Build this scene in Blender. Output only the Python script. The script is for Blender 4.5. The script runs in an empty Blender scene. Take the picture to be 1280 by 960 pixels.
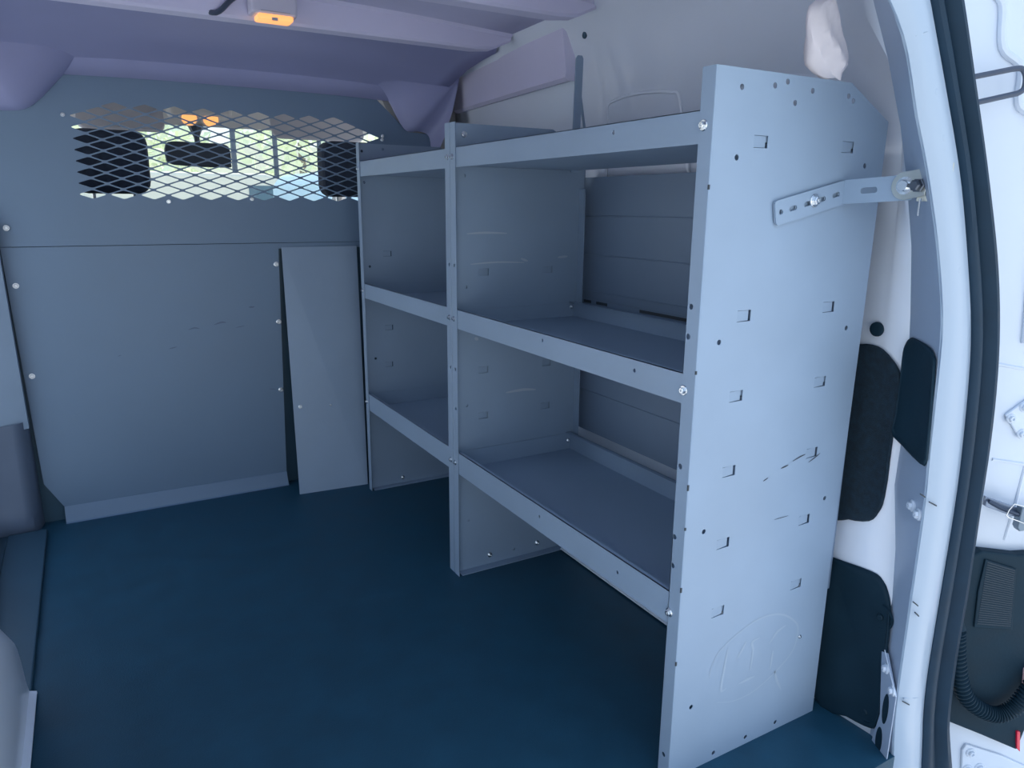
import bpy, bmesh, math, random
from mathutils import Vector, Matrix, Euler
random.seed(7)
C = bpy.context.scene.collection
SC = bpy.context.scene
# ---------------- camera ----------------
cam_d = bpy.data.cameras.new('camera'); cam = bpy.data.objects.new('camera', cam_d); C.objects.link(cam)
cam_d.sensor_width = 36; cam_d.lens = 915.27 * 36 / 1280; cam_d.clip_start = .02; cam_d.clip_end = 200
cR = Matrix(((0.86746391, 0.48512892, 0.1102556), (-0.49743665, 0.84224529, 0.20779712), (0.00794613, -0.23510168, 0.9719383)))
rt, fw, up = cR.col[0].copy(), cR.col[1].copy(), cR.col[2].copy()
m = Matrix.Identity(4)
for i in range(3):
    m[i][0] = rt[i]; m[i][1] = up[i]; m[i][2] = -fw[i]
m.translation = Vector((-0.748580, -0.766305, 0.934873))
cam.matrix_world = m
SC.camera = cam
SC.view_settings.view_transform = 'Standard'; SC.view_settings.look = 'None'; SC.view_settings.gamma = 1
SC.view_settings.use_curve_mapping = False
SC.view_settings.exposure = 0.54
# ---------------- daylight ----------------
w = bpy.data.worlds.new('world'); SC.world = w; w.use_nodes = True
nt = w.node_tree; nt.nodes.clear()
tc = nt.nodes.new('ShaderNodeTexCoord'); sp = nt.nodes.new('ShaderNodeSeparateXYZ'); rp = nt.nodes.new('ShaderNodeValToRGB')
bg = nt.nodes.new('ShaderNodeBackground'); ow = nt.nodes.new('ShaderNodeOutputWorld')
nt.links.new(tc.outputs['Generated'], sp.inputs[0]); nt.links.new(sp.outputs['Z'], rp.inputs[0])
nt.links.new(rp.outputs[0], bg.inputs[0]); nt.links.new(bg.outputs[0], ow.inputs[0])
rp.color_ramp.elements[0].position = 0.0; rp.color_ramp.elements[0].color = (.86, .92, .86, 1)
rp.color_ramp.elements[1].position = .6; rp.color_ramp.elements[1].color = (.50, .68, 1.0, 1)
e = rp.color_ramp.elements.new(.12); e.color = (.74, .86, 1.0, 1)
bg.inputs[1].default_value = 1.0
sd = bpy.data.lights.new('sun', 'SUN'); sun = bpy.data.objects.new('sun', sd); C.objects.link(sun)
sd.energy = 4.0; sd.angle = .01; sd.color = (1, .95, .82)
sun.rotation_euler = Vector((.55, .5, 1)).to_track_quat('Z', 'Y').to_euler()

# ---------------- helpers ----------------
def mat(name, col, rough=.5, metal=0, noise=0, nscale=8, bump=0, bscale=60, emis=None, spec=None, coat=0, col2=None):
    M = bpy.data.materials.new(name); M.use_nodes = True; n = M.node_tree; b = n.nodes['Principled BSDF']
    b.inputs['Base Color'].default_value = (*col, 1); b.inputs['Roughness'].default_value = rough; b.inputs['Metallic'].default_value = metal
    if spec is not None: b.inputs['Specular IOR Level'].default_value = spec
    b.inputs['Coat Weight'].default_value = coat
    t = n.nodes.new('ShaderNodeTexCoord')
    if noise:
        no = n.nodes.new('ShaderNodeTexNoise'); no.inputs['Scale'].default_value = nscale; no.inputs['Detail'].default_value = 6
        n.links.new(t.outputs['Object'], no.inputs[0])
        r = n.nodes.new('ShaderNodeValToRGB'); n.links.new(no.outputs[0], r.inputs[0])
        c2 = col2 or tuple(min(1, c * (1 + noise)) for c in col); c1 = tuple(c * (1 - noise) for c in col)
        r.color_ramp.elements[0].position = .3; r.color_ramp.elements[1].position = .7
        r.color_ramp.elements[0].color = (*c1, 1); r.color_ramp.elements[1].color = (*c2, 1)
        n.links.new(r.outputs[0], b.inputs['Base Color'])
        mr = n.nodes.new('ShaderNodeMapRange'); mr.inputs[3].default_value = rough * .85; mr.inputs[4].default_value = min(1, rough * 1.2)
        n.links.new(no.outputs[0], mr.inputs[0]); n.links.new(mr.outputs[0], b.inputs['Roughness'])
    if bump:
        n2 = n.nodes.new('ShaderNodeTexNoise'); n2.inputs['Scale'].default_value = bscale; n2.inputs['Detail'].default_value = 3
        n.links.new(t.outputs['Object'], n2.inputs[0])
        bp = n.nodes.new('ShaderNodeBump'); bp.inputs['Strength'].default_value = bump; bp.inputs['Distance'].default_value = .002
        n.links.new(n2.outputs[0], bp.inputs['Height']); n.links.new(bp.outputs[0], b.inputs['Normal'])
    if emis:
        b.inputs['Emission Color'].default_value = (*emis[0], 1); b.inputs['Emission Strength'].default_value = emis[1]
    return M
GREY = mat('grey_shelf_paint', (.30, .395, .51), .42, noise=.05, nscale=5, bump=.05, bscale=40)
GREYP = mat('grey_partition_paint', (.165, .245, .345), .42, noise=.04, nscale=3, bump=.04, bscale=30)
LINER = mat('grey_liner_paint', (.20, .27, .37), .5, noise=.05, nscale=4)
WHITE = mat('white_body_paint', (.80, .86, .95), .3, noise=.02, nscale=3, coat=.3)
PILG = mat('pillar_grey', (.36, .44, .56), .35, noise=.04, nscale=4, coat=.3)  # greyer blue tone for the slanted pillar faces and the foot plate
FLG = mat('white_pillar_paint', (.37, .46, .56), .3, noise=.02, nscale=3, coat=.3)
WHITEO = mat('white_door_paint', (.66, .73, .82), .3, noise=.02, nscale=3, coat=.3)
LAV = mat('flare_tinted_white_primer', (.74, .72, .90), .4, noise=.04, nscale=4)  # lavender cast of lens flare mixed into the white base colour
ROOFM = mat('roof_sheet_primer', (.58, .58, .76), .5, noise=.06, nscale=5)  # violet flare cast put into the white roof sheet's colour
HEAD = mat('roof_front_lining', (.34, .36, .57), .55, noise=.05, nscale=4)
FLOOR = mat('dark_rubber_floor', (.014, .070, .115), .5, noise=.12, nscale=14, bump=.25, bscale=300, spec=.35)  # black rubber; the teal-blue of the lens haze is in its colour
SILL = mat('grey_plastic_sill', (.035, .085, .125), .45, noise=.08, nscale=8)
ZINC = mat('zinc', (.75, .78, .80), .25, 1, noise=.06, nscale=40)
GOLDZ = mat('zinc_bracket', (.58, .60, .56), .35, 1, noise=.08, nscale=30)
RUB = mat('black_seal_rubber', (.012, .034, .06), .5, spec=.2, noise=.1, nscale=20, bump=.1, bscale=100)
BLKP = mat('black_plastic', (.008, .028, .045), .6, spec=.2, noise=.1, nscale=20, bump=.15, bscale=200)
ROD = mat('dark_coated_rod', (.06, .08, .12), .4)
CARPET = mat('dark_carpet', (.010, .028, .045), .95, noise=.35, nscale=90, bump=.8, bscale=500)
RED = mat('red_lens', (.75, .01, .05), .15, coat=.6)
CLEARL = mat('pink_clear_lens', (.75, .5, .5), .2, coat=.5)
PAPER = mat('white_paper', (.86, .80, .82), .85, noise=.04, nscale=12, bump=.4, bscale=25)
AMBER = mat('glowing_amber_lens', (.9, .45, .15), .3, emis=((1, .42, .14), .75))
HOUS = mat('lamp_housing', (.66, .64, .74), .4)
FABRIC = mat('dark_seat_fabric', (.035, .05, .085), .9, noise=.15, nscale=60, bump=.4, bscale=200)
CABL = mat('cab_lining', (.62, .60, .58), .7, noise=.04, nscale=6)
VIS = mat('visor_vinyl', (.45, .45, .50), .7)
SMU = mat('dark_smudge', (.12, .17, .25), .6)
DUST = mat('wiped_dust', (.365, .455, .55), .6)
SCUFF = mat('black_scuff', (.04, .05, .06), .7)
MIRR = mat('dark_mirror_plastic', (.03, .045, .07), .5)
ASPH = mat('pale_paving', (.68, .67, .66), .9, noise=.1, nscale=1.5)
LEAF = mat('pale_foliage', (.80, .85, .62), .9, noise=.12, nscale=3)
BARK = mat('grey_bark', (.25, .22, .18), .9, noise=.2, nscale=6)
BLUEV = mat('pale_blue_car_paint', (.40, .58, .70), .3, coat=.5)
BEIV = mat('beige_car_paint', (.75, .70, .58), .35, coat=.5)
SIDE = mat('cream_render', (.80, .76, .62), .9, noise=.06, nscale=.6)
DGL = mat('dark_car_glass', (.10, .16, .20), .1)
TYRE = mat('tyre_rubber', (.02, .02, .02), .8)
GLASS = bpy.data.materials.new('windscreen_glass'); GLASS.use_nodes = True
_n = GLASS.node_tree; _n.nodes.clear()
_o = _n.nodes.new('ShaderNodeOutputMaterial'); _t = _n.nodes.new('ShaderNodeBsdfTransparent'); _g = _n.nodes.new('ShaderNodeBsdfGlossy'); _x = _n.nodes.new('ShaderNodeMixShader')
_t.inputs[0].default_value = (.92, .97, .93, 1); _g.inputs['Roughness'].default_value = .05; _x.inputs[0].default_value = .06
_n.links.new(_t.outputs[0], _x.inputs[1]); _n.links.new(_g.outputs[0], _x.inputs[2]); _n.links.new(_x.outputs[0], _o.inputs[0])

def wloc(o):
    p = Vector(o.location)
    while o.parent: o = o.parent; p = p + o.location
    return p
def obj(name, bm, m, parent=None, smooth=False, bevel=0, loc=None):
    me = bpy.data.meshes.new(name)
    if isinstance(bm, bmesh.types.BMesh):
        bmesh.ops.recalc_face_normals(bm, faces=bm.faces); bm.to_mesh(me); bm.free()
    else: me = bm; me.name = name
    me.materials.clear(); me.materials.append(m)
    o = bpy.data.objects.new(name, me); C.objects.link(o)
    if loc is not None:
        me.transform(Matrix.Translation(-Vector(loc))); o.location = loc
    if parent:
        o.parent = parent
        if loc is None:
            # geometry was written in world coordinates
            me.transform(Matrix.Translation(-wloc(parent)))
        else: o.location = Vector(loc) - wloc(parent)
    if bevel:
        b = o.modifiers.new('b', 'BEVEL'); b.width = bevel; b.segments = 2; b.limit_method = 'ANGLE'; b.angle_limit = .6
    if smooth:
        for p in me.polygons: p.use_smooth = True
        me.set_sharp_from_angle(angle=math.radians(40))
    return o
def thing(name, label, cat, loc=(0, 0, 0), group=None):
    o = bpy.data.objects.new(name, None); C.objects.link(o); o.location = loc; o.empty_display_size = .05
    tag(o, label, cat, group); return o
def tag(o, label, cat, group=None):
    o['label'] = label; o['category'] = cat
    if group: o['group'] = group
    return o
def struct(name, bm, m, **k):
    o = obj(name, bm, m, **k); o['kind'] = 'structure'; return o
def bx(bm, x0, x1, y0, y1, z0, z1, M=None):
    v = [bm.verts.new(Vector((x, y, z)) if M is None else M @ Vector((x, y, z))) for x in (x0, x1) for y in (y0, y1) for z in (z0, z1)]
    for f in ((0, 1, 3, 2), (4, 6, 7, 5), (0, 4, 5, 1), (2, 3, 7, 6), (0, 2, 6, 4), (1, 5, 7, 3)): bm.faces.new([v[i] for i in f])
    return bm
def box(*a, **k): return bx(bmesh.new(), *a, **k)
def prism(bm, pts, f, d0, d1):
    """outline pts (a,b) mapped by f(a,b,depth); extruded d0..d1"""
    A = [bm.verts.new(f(a, b, d0)) for a, b in pts]; B = [bm.verts.new(f(a, b, d1)) for a, b in pts]
    bm.faces.new(A); bm.faces.new(B[::-1]); n = len(pts)
    for i in range(n): bm.faces.new((A[i], A[(i + 1) % n], B[(i + 1) % n], B[i]))
    return bm
def plate(outline, holes, t, f):
    """perforated sheet: 2D outline with holes, thickness t along +depth, mapped by f(a,b,depth)"""
    cu = bpy.data.curves.new('c', 'CURVE'); cu.dimensions = '2D'; cu.fill_mode = 'BOTH'; cu.extrude = t / 2
    for P in [outline] + holes:
        s = cu.splines.new('POLY'); s.points.add(len(P) - 1); s.use_cyclic_u = True
        for i, (a, b) in enumerate(P): s.points[i].co = (a, b, 0, 1)
    o = bpy.data.objects.new('c', cu); C.objects.link(o)
    dg = bpy.context.evaluated_depsgraph_get(); me = bpy.data.meshes.new_from_object(o.evaluated_get(dg))
    bpy.data.objects.remove(o); bpy.data.curves.remove(cu)
    bm = bmesh.new(); bm.from_mesh(me); bpy.data.meshes.remove(me)
    bmesh.ops.remove_doubles(bm, verts=bm.verts, dist=1e-5)
    for v in bm.verts: v.co = f(v.co.x, v.co.y, v.co.z + t / 2)
    for fc in bm.faces: fc.material_index = 0
    return bm
def circ(a, b, r, n=14, ry=None): return [(a + r * math.cos(i * 2 * math.pi / n), b + (ry or r) * math.sin(i * 2 * math.pi / n)) for i in range(n)]
def rrect(a0, a1, b0, b1, r, n=4):
    P = []
    for cx, cy, s in ((a1 - r, b1 - r, 0), (a0 + r, b1 - r, 90), (a0 + r, b0 + r, 180), (a1 - r, b0 + r, 270)):
        for i in range(n + 1):
            t = math.radians(s + 90 * i / n); P.append((cx + r * math.cos(t), cy + r * math.sin(t)))
    return P
def spline(P, n=6, cyc=False):
    out = []; N = len(P); P = [Vector(p) for p in P]
    for i in range(N if cyc else N - 1):
        g = lambda k: P[k % N] if cyc else P[max(0, min(N - 1, k))]
        p0, p1, p2, p3 = g(i - 1), g(i), g(i + 1), g(i + 2)
        for j in range(n):
            t = j / n
            out.append(.5 * ((2 * p1) + (p2 - p0) * t + (2 * p0 - 5 * p1 + 4 * p2 - p3) * t * t + (3 * p1 - p0 - 3 * p2 + p3) * t ** 3))
    if not cyc: out.append(P[-1])
    return out
def tube(bm, P, r, n=8, sq=1.0, rf=None):
    P = [Vector(p) for p in P]; rings = []; ref = None
    for i, p in enumerate(P):
        d = (P[min(i + 1, len(P) - 1)] - P[max(i - 1, 0)]).normalized()
        if ref is None: ref = d.orthogonal().normalized()
        ref = (ref - d * ref.dot(d)).normalized(); b = d.cross(ref)
        rr = rf(i) if rf else r
        rings.append([bm.verts.new(p + ref * rr * math.cos(k * 2 * math.pi / n) + b * rr * sq * math.sin(k * 2 * math.pi / n)) for k in range(n)])
    for A, B in zip(rings, rings[1:]):
        for k in range(n): bm.faces.new((A[k], A[(k + 1) % n], B[(k + 1) % n], B[k]))
    bm.faces.new(rings[0][::-1]); bm.faces.new(rings[-1]); return bm
def lathe(bm, prof, M, n=12):
    """prof (r,h) about local Z of M"""
    rings = [[bm.verts.new(M @ Vector((r * math.cos(k * 2 * math.pi / n), r * math.sin(k * 2 * math.pi / n), h))) for k in range(n)] for r, h in prof]
    for A, B in zip(rings, rings[1:]):
        for k in range(n): bm.faces.new((A[k], A[(k + 1) % n], B[(k + 1) % n], B[k]))
    bm.faces.new(rings[0][::-1]); bm.faces.new(rings[-1]); return bm
def loft(bm, rows, closed=False):
    V = [[bm.verts.new(p) for p in r] for r in rows]
    for A, B in zip(V, V[1:]):
        for k in range(len(A) - (0 if closed else 1)):
            q = (k + 1) % len(A); bm.faces.new((A[k], A[q], B[q], B[k]))
    return bm
def frame_from(p, nrm):
    q = Vector(nrm).to_track_quat('Z', 'Y'); return Matrix.Translation(Vector(p)) @ q.to_matrix().to_4x4()
SCREW_ME = {}
def screw(p, nrm, parent, s=1.0, name='screw', m=None):
    """flanged hex-head screw: washer, head and drilled centre"""
    m = m or ZINC
    key = (m.name,)
    if key not in SCREW_ME:
        bm = bmesh.new(); I = Matrix.Identity(4)
        lathe(bm, [(.0068, -.001), (.0068, .0008), (.006, .0016)], I, 14)
        lathe(bm, [(.0045, .001), (.0045, .0042), (.0036, .0052), (.0020, .0052), (.0018, .0036)], I, 6)
        me = bpy.data.meshes.new('screw'); bm.to_mesh(me); bm.free(); me.materials.append(m); SCREW_ME[key] = me
    o = bpy.data.objects.new(name, SCREW_ME[key]); C.objects.link(o); o.parent = parent
    M = frame_from(Vector(p) - wloc(parent), nrm); o.location = M.translation; o.rotation_euler = M.to_euler(); o.scale = (s, s, s)
    return o
XZ = lambda y: (lambda a, b, d: Vector((a, y + d, b)))
YZ = lambda x: (lambda a, b, d: Vector((x + d, a, b)))

# measured outlines
FL_SC = [(0.364, 0.487), (0.386, 0.476), (0.361, 0.313), (0.377, 0.301), (0.371, 0.291), (0.384, 0.28), (0.336, 0.506), (0.35, 0.498), (0.375, 0.121), (0.397, 0.106)]
P0_HOLES = [(0.05, 1.096), (0.114, 1.103), (0.139, 1.11), (0.158, 1.083), (0.193, 1.102), (0.274, 1.101), (0.286, 1.095), (0.05, 1.004), (0.331, 1.002), (0.043, 0.744), (0.332, 0.744), (0.041, 0.444), (0.327, 0.443), (0.042, 0.128), (0.259, 0.015), (0.182, 0.014), (0.104, 0.013)]
P0_TABS = [(0.095, 1.027), (0.285, 1.028), (0.09, 0.78), (0.281, 0.782), (0.087, 0.657), (0.28, 0.658), (0.085, 0.536), (0.279, 0.535), (0.085, 0.414), (0.278, 0.413), (0.086, 0.292), (0.275, 0.291)]
P0_FL_HOLES = [(0.018, 0.797), (0.02, 0.753), (0.019, 0.553), (0.021, 0.436), (0.021, 0.387), (0.014, 0.043)]
P0_FL_SCREWS = [(0.016, 1.045), (0.021, 0.672), (0.021, 0.305)]
P1_HOLES = [(0.035, 1.004), (0.037, 0.746), (0.037, 0.45), (0.039, 0.14), (0.177, 0.026)]
P1_TABS = [(0.085, 0.78), (0.271, 0.78), (0.084, 0.537), (0.084, 0.418), (0.27, 0.42), (0.272, 0.537)]
P1_SCREWS = [(0.364, 0.697), (0.38, 0.311), (0.103, 0.027), (0.252, 0.027), (0.035, 1.096)]
P1_FL_SCREWS = [(0.868, 1.047), (0.829, 1.045), (0.858, 0.674), (0.826, 0.672), (0.855, 0.309), (0.821, 0.309)]
P2_HOLES = [(0.022, 1.005), (0.03, 0.747), (0.038, 0.448), (0.018, 1.097), (0.086, 1.105)]
P2_TABS = [(0.09, 0.786), (0.088, 0.547), (0.084, 0.424)]
P2_FL_SCREWS = [(1.567, 1.052), (1.53, 0.672), (1.494, 0.313)]
BH_SCREWS = [(-0.929, 0.868), (-0.927, 0.711), (-0.921, 0.453), (-0.219, 0.749), (-0.223, 0.562), (-0.231, 0.332)]
MESH_SCREWS = [(-0.762, 1.171), (0.157, 1.162), (-0.279, 0.952), (-0.518, 0.942), (-0.045, 1.215)]
WING_SCREWS = [(-0.184, 0.283), (-0.072, 0.277)]
DUST_OVAL = [(0.078, 0.172), (0.084, 0.196), (0.1, 0.216), (0.14, 0.236), (0.193, 0.249), (0.244, 0.241), (0.282, 0.216), (0.294, 0.194), (0.287, 0.158), (0.258, 0.134), (0.213, 0.112), (0.177, 0.103), (0.138, 0.104), (0.102, 0.115)]
DUST_K = [(0.117, 0.214), (0.113, 0.181), (0.109, 0.137), (0.122, 0.136)]
DUST_K2 = [(0.161, 0.213), (0.142, 0.187)]
DUST_B = [(0.151, 0.134), (0.19, 0.136)]
DUST_I = [(0.194, 0.211), (0.175, 0.207), (0.18, 0.19), (0.177, 0.151)]
DUST_A = [(0.22, 0.19), (0.238, 0.208), (0.259, 0.215)]
DUST_A2 = [(0.232, 0.173), (0.229, 0.136)]
DUST_T = [(0.242, 0.129), (0.25, 0.107), (0.265, 0.082)]
RIB_A = [(-0.0955, 1.2561), (-0.0777, 1.2363), (-0.0681, 1.178), (-0.035, 1.1496), (-0.0298, 1.0973), (-0.0032, 1.0739)]
LOOP = [(-0.1386, 1.1279), (-0.0789, 1.1475), (-0.0659, 1.142), (-0.0605, 1.124), (-0.0648, 1.1137), (-0.127, 1.0915)]
HINGE_UP = [(0.0312, 0.594), (0.0743, 0.6314), (0.09, 0.6202), (0.1027, 0.5484), (0.0596, 0.5568)]
HINGE_UPB = [(0.0418, 0.5884), (0.0604, 0.6086), (0.0644, 0.5612)]
CHECK = [(-0.0171, 0.4409), (0.0199, 0.4263), (0.0523, 0.4161), (0.1086, 0.397)]
LAMP_OUT = [(-0.0234, 0.3195), (0.0027, 0.3387), (0.0214, 0.3482), (0.0847, 0.3409), (0.1389, 0.3445), (0.172, 0.1583), (0.1704, 0.0386), (0.1527, -0.0645), (0.0744, -0.0293), (0.0006, 0.002), (-0.0068, 0.1568)]
LAMP_RIB = [(0.0265, 0.3341), (0.0846, 0.3157), (0.0974, 0.1943), (0.0271, 0.1987), (0.0231, 0.272)]
LAMP_RED = [(0.1279, 0.2324), (0.1371, 0.289), (0.169, 0.1076), (0.138, 0.0592), (0.1363, 0.1141)]
LAMP_CLR = [(0.1333, 0.1141), (0.172, 0.1583), (0.184, 0.0906), (0.138, 0.0592)]
LAMP_RED2 = [(0.1421, -0.0198), (0.1483, -0.0197), (0.1558, -0.0645), (0.1484, -0.0573)]
HOSE = [(-0.0167, 0.2051), (-0.0101, 0.1615), (0.0016, 0.1124), (0.0217, 0.0675), (0.0552, 0.0407), (0.0861, 0.0325), (0.113, 0.048), (0.1321, 0.0819), (0.147, 0.1219)]
HINGE_LO = [(0.0603, -0.078), (0.0661, -0.0653), (0.1383, -0.09), (0.2235, -0.1315), (0.2317, -0.1779), (0.071, -0.1794)]
HINGE_LOB = [(0.0766, -0.0833), (0.076, -0.1199), (0.0989, -0.116)]
RIBS_H = [(0.0056, 0.6826), (0.0601, 0.6733), (0.0251, 0.5125), (0.0898, 0.5027)]
LAMP_GRO = [(0.0806, -0.0292)]
PILLAR_BOLTS = [(0.423, 0.447), (0.446, 0.426)]
FOOT_BOLTS = [(0.372, 0.171), (0.397, 0.118)]
FOOT_OVALS = [(0.405, 0.072), (0.402, 0.01)]
PAPER_OUT = [(0.215, 1.222), (0.185, 1.213), (0.171, 1.199), (0.172, 1.168), (0.181, 1.146), (0.204, 1.131), (0.237, 1.124), (0.247, 1.129), (0.247, 1.139), (0.255, 1.146), (0.248, 1.154), (0.236, 1.173), (0.226, 1.195), (0.219, 1.221)]
COVER = [(-0.0139, 0.727), (0.0127, 0.7289), (0.0651, 0.7253), (0.0866, 0.7155), (0.0954, 0.6983), (0.1142, 0.5748), (0.113, 0.5519), (0.0947, 0.5414), (-0.0232, 0.5482), (-0.0325, 0.5849), (-0.0345, 0.6844), (-0.0302, 0.7131)]
PBOLT = [(0.0821, 0.465), (0.1098, 0.4615)]
OVAL_IN = [(0.011, 0.733)]
BLOB_R = [(0.058, 1.328), (0.13, 1.312), (0.178, 1.277), (0.21, 1.224), (0.243, 1.183), (0.295, 1.183), (0.327, 1.164), (0.332, 1.09)]
BLOB_L = [(-0.696, 1.326), (-0.756, 1.266), (-0.805, 1.212), (-0.844, 1.181), (-0.884, 1.173), (-0.936, 1.173)]
DOOR_EDGE = [(-0.1556, 1.2045), (-0.1279, 1.1223), (-0.0868, 0.9935), (-0.0529, 0.868), (-0.0283, 0.7467), (-0.0166, 0.6475), (-0.0087, 0.5182), (-0.0085, 0.4161), (-0.0044, 0.275), (-0.0046, 0.0958), (-0.0024, 0.002), (0.0206, -0.1204)]
WIN_MID = [(0.0401, 0.3822), (0.0433, 0.544), (0.0511, 0.6849), (0.0398, 0.7015), (0.0033, 0.7036), (-0.0309, 0.6864), (-0.0503, 0.6555), (-0.047, 0.5503), (-0.0495, 0.4454), (-0.0442, 0.414), (-0.0303, 0.3922), (0.0084, 0.3808)]
WIN_LOW = [(0.0249, 0.0065), (0.0299, 0.2905), (0.0261, 0.2987), (-0.0502, 0.3057), (-0.0759, 0.2974), (-0.093, 0.2721), (-0.1051, 0.223), (-0.1148, 0.079), (-0.1094, 0.0362), (-0.0972, 0.0146), (-0.0498, 0.0083)]
COVER = [(-0.0679, 0.7325), (-0.087, 0.7339), (-0.124, 0.7294), (-0.1384, 0.7189), (-0.1434, 0.7013), (-0.1479, 0.5735), (-0.1454, 0.5496), (-0.1307, 0.5389), (-0.0495, 0.5524), (-0.0465, 0.5907), (-0.051, 0.6906), (-0.056, 0.7191)]
PBOLT = [(-0.1176, 0.4598), (-0.137, 0.4542)]
FOOT = [(-0.0993, 0.1762), (-0.1153, 0.1839), (-0.1499, 0.1271), (-0.1499, -0.0267), (-0.1242, -0.0447), (-0.1062, -0.0035), (-0.1172, 0.0645)]
FOOT_B = [(-0.1174, 0.1556), (-0.1401, 0.1299)]
FOOT_O = [(-0.1293, 0.0848), (-0.124, 0.0162)]
FOOT_E = [(-0.1072, 0.1854), (-0.1499, 0.1261)]
RECESS = [(0.0585, 1.2639), (0.0435, 1.2176), (0.0225, 1.1837), (-0.0834, 1.1554), (-0.1412, 1.1696), (-0.15, 1.1963)]
STRAP_END = (0.291, -0.113, 0.967)
# =====================================================================
# SETTING: floor, body sides, roof
# =====================================================================
CX = -.30
bm = prism(bmesh.new(), [(-1.02, 1.78), (-1.02, -.09), (-1.0, -.10), (-.989, -.152), (.389, -.152), (.40, -.10), (.42, -.09), (.42, 1.78)], lambda a, b, d: Vector((a, b, d)), -.03, 0)
struct('floor', bm, FLOOR)
bm = bmesh.new(); bx(bm, -1.03, -.935, .78, 1.62, 0, .012);
bx(bm, -1.16, -1.03, .78, 1.62, -.02, .010)
struct('trim_1', bm, SILL, bevel=.003)
#  z rows, x at the opening edge (E1), x at pillar corner (E0), wall x
ROWS = [(0.0, .389, .402, .403), (.06, .381, .404, .406), (.12, .375, .406, .410), (.27, .373, .411, .413), (.36, .372, .420, .420), (.47, .371, .429, .434), (.56, .363, .431, .438), (.65, .357, .425, .440),
        (.77, .346, .407, .440), (.88, .308, .385, .438), (.98, .258, .350, .432), (1.056, .216, .318, .424), (1.144, .169, .270, .408)]
E0Y = lambda z: -.095 if z < .3 else (-.095 + (z - .3) * .2 if z < .47 else -.06)
UPX = 0
UP = [((.10, 1.205), (.215, 1.225), (.392, 1.23)), ((.0, 1.245), (.14, 1.285), (.374, 1.31)), ((-.10, 1.262), (.04, 1.325), (.350, 1.365)), ((-.20, 1.268), (-.10, 1.345), (.310, 1.395))]
def prof(side=1):
    """list of rows; every row is a chain of points from the rear opening to the partition"""
    R = []
    for z, e1, e0, wx in ROWS: R.append([(e1, -.15, z), (e0, E0Y(z), z), (wx - .006, .0, z), (wx, .06, z), (wx + .004, .4, z), (wx + .008, .80, z), (wx + .03, 1.3, z), (wx + .05, 1.60, z), (wx + .06, 1.78, z)])
    for (a, za), (b, zb), (c, zc) in UP:
        R.append([(a, -.15, za), (b, -.06, zb), (b * .35 + c * .65, .03, zb * .5 + zc * .5), (c * .85 + b * .15, .12, zc), (c, .4, zc), (c + .008, .80, zc), (c + .03, 1.3, zc), (c + .05, 1.60, zc), (c + .06, 1.78, zc)])
    if side < 0: R = [[(2 * CX - x, y, z) for x, y, z in r] for r in R]
    return R
def wallx(y, z):
    RR = prof(1); i = 0
    for i in range(len(RR) - 1):
        if RR[i][3][2] <= z <= RR[i + 1][3][2]: break
    zt = (z - RR[i][3][2]) / (RR[i + 1][3][2] - RR[i][3][2])
    def at_(row):
        for a, b in zip(row, row[1:]):
            if a[1] <= y <= b[1]: return a[0] + (b[0] - a[0]) * (y - a[1]) / (b[1] - a[1])
        return row[-1][0] if y > 0 else row[0][0]
    return at_(RR[i]) * (1 - zt) + at_(RR[i + 1]) * zt
for sd_, nm in ((1, 'wall_right'), (-1, 'wall_left')):
    bm = loft(bmesh.new(), prof(sd_))
    if sd_ < 0:   # left sliding door opening, out of view, added to let in fill daylight
        kill = [f_ for f_ in bm.faces if .80 < f_.calc_center_median().y < 1.58 and .06 < f_.calc_center_median().z < 1.22]
        bmesh.ops.delete(bm, geom=kill, context='FACES')
    # the slanted pillar faces beside the rear opening are a mesh of their own
    kill = [f_ for f_ in bm.faces if f_.calc_center_median().y < -.06 and f_.calc_center_median().z < 1.18]
    bmesh.ops.delete(bm, geom=kill, context='FACES')
    o = struct(nm, bm, WHITE, smooth=True)
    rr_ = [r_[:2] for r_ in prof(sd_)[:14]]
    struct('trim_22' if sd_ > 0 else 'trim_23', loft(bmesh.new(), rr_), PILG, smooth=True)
    s_ = o.modifiers.new('s', 'SOLIDIFY'); s_.thickness = .004; s_.offset = 1
R = prof(1)[-1]; Lr = prof(-1)[-1]
rows = []
for k in range(13):
    t = k / 12; row = []
    for a, b in zip(R, Lr):
        a, b = Vector(a), Vector(b); q = a.lerp(b, t); q.z += .022 * math.sin(math.pi * t)
        row.append(q)
    rows.append(row)
o = struct('ceiling', loft(bmesh.new(), rows), ROOFM, smooth=True)
s_ = o.modifiers.new('s', 'SOLIDIFY'); s_.thickness = .01; s_.offset = 1
# outer skin and roof skin of the van
bm = bmesh.new()
for s in (1, -1):
    X = lambda x: CX + s * (x - CX)
    rr = [[(X(.50), y, -.35), (X(.55), y, 0), (X(.56), y, .5), (X(.54), y, .9), (X(.48), y, 1.25), (X(.40), y, 1.47), (CX, y, 1.52)] for y in (.02, .6, 1.2, 1.72)]
    if s < 0:
        for ya, yb, za, zb in ((.02, .8, 0, 9), (1.6, 1.72, 0, 9)): loft(bm, [[(q[0], y, q[2]) for q in rr[0]] for y in (ya, yb)])
        loft(bm, [[(q[0], y, q[2]) for q in rr[0][4:]] for y in (.8, 1.6)]); loft(bm, [[(q[0], y, min(q[2], -.01)) for q in rr[0][:2]] for y in (.8, 1.6)])
    else: loft(bm, rr)
o = struct('trim_2', bm, WHITEO, smooth=True)
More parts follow.
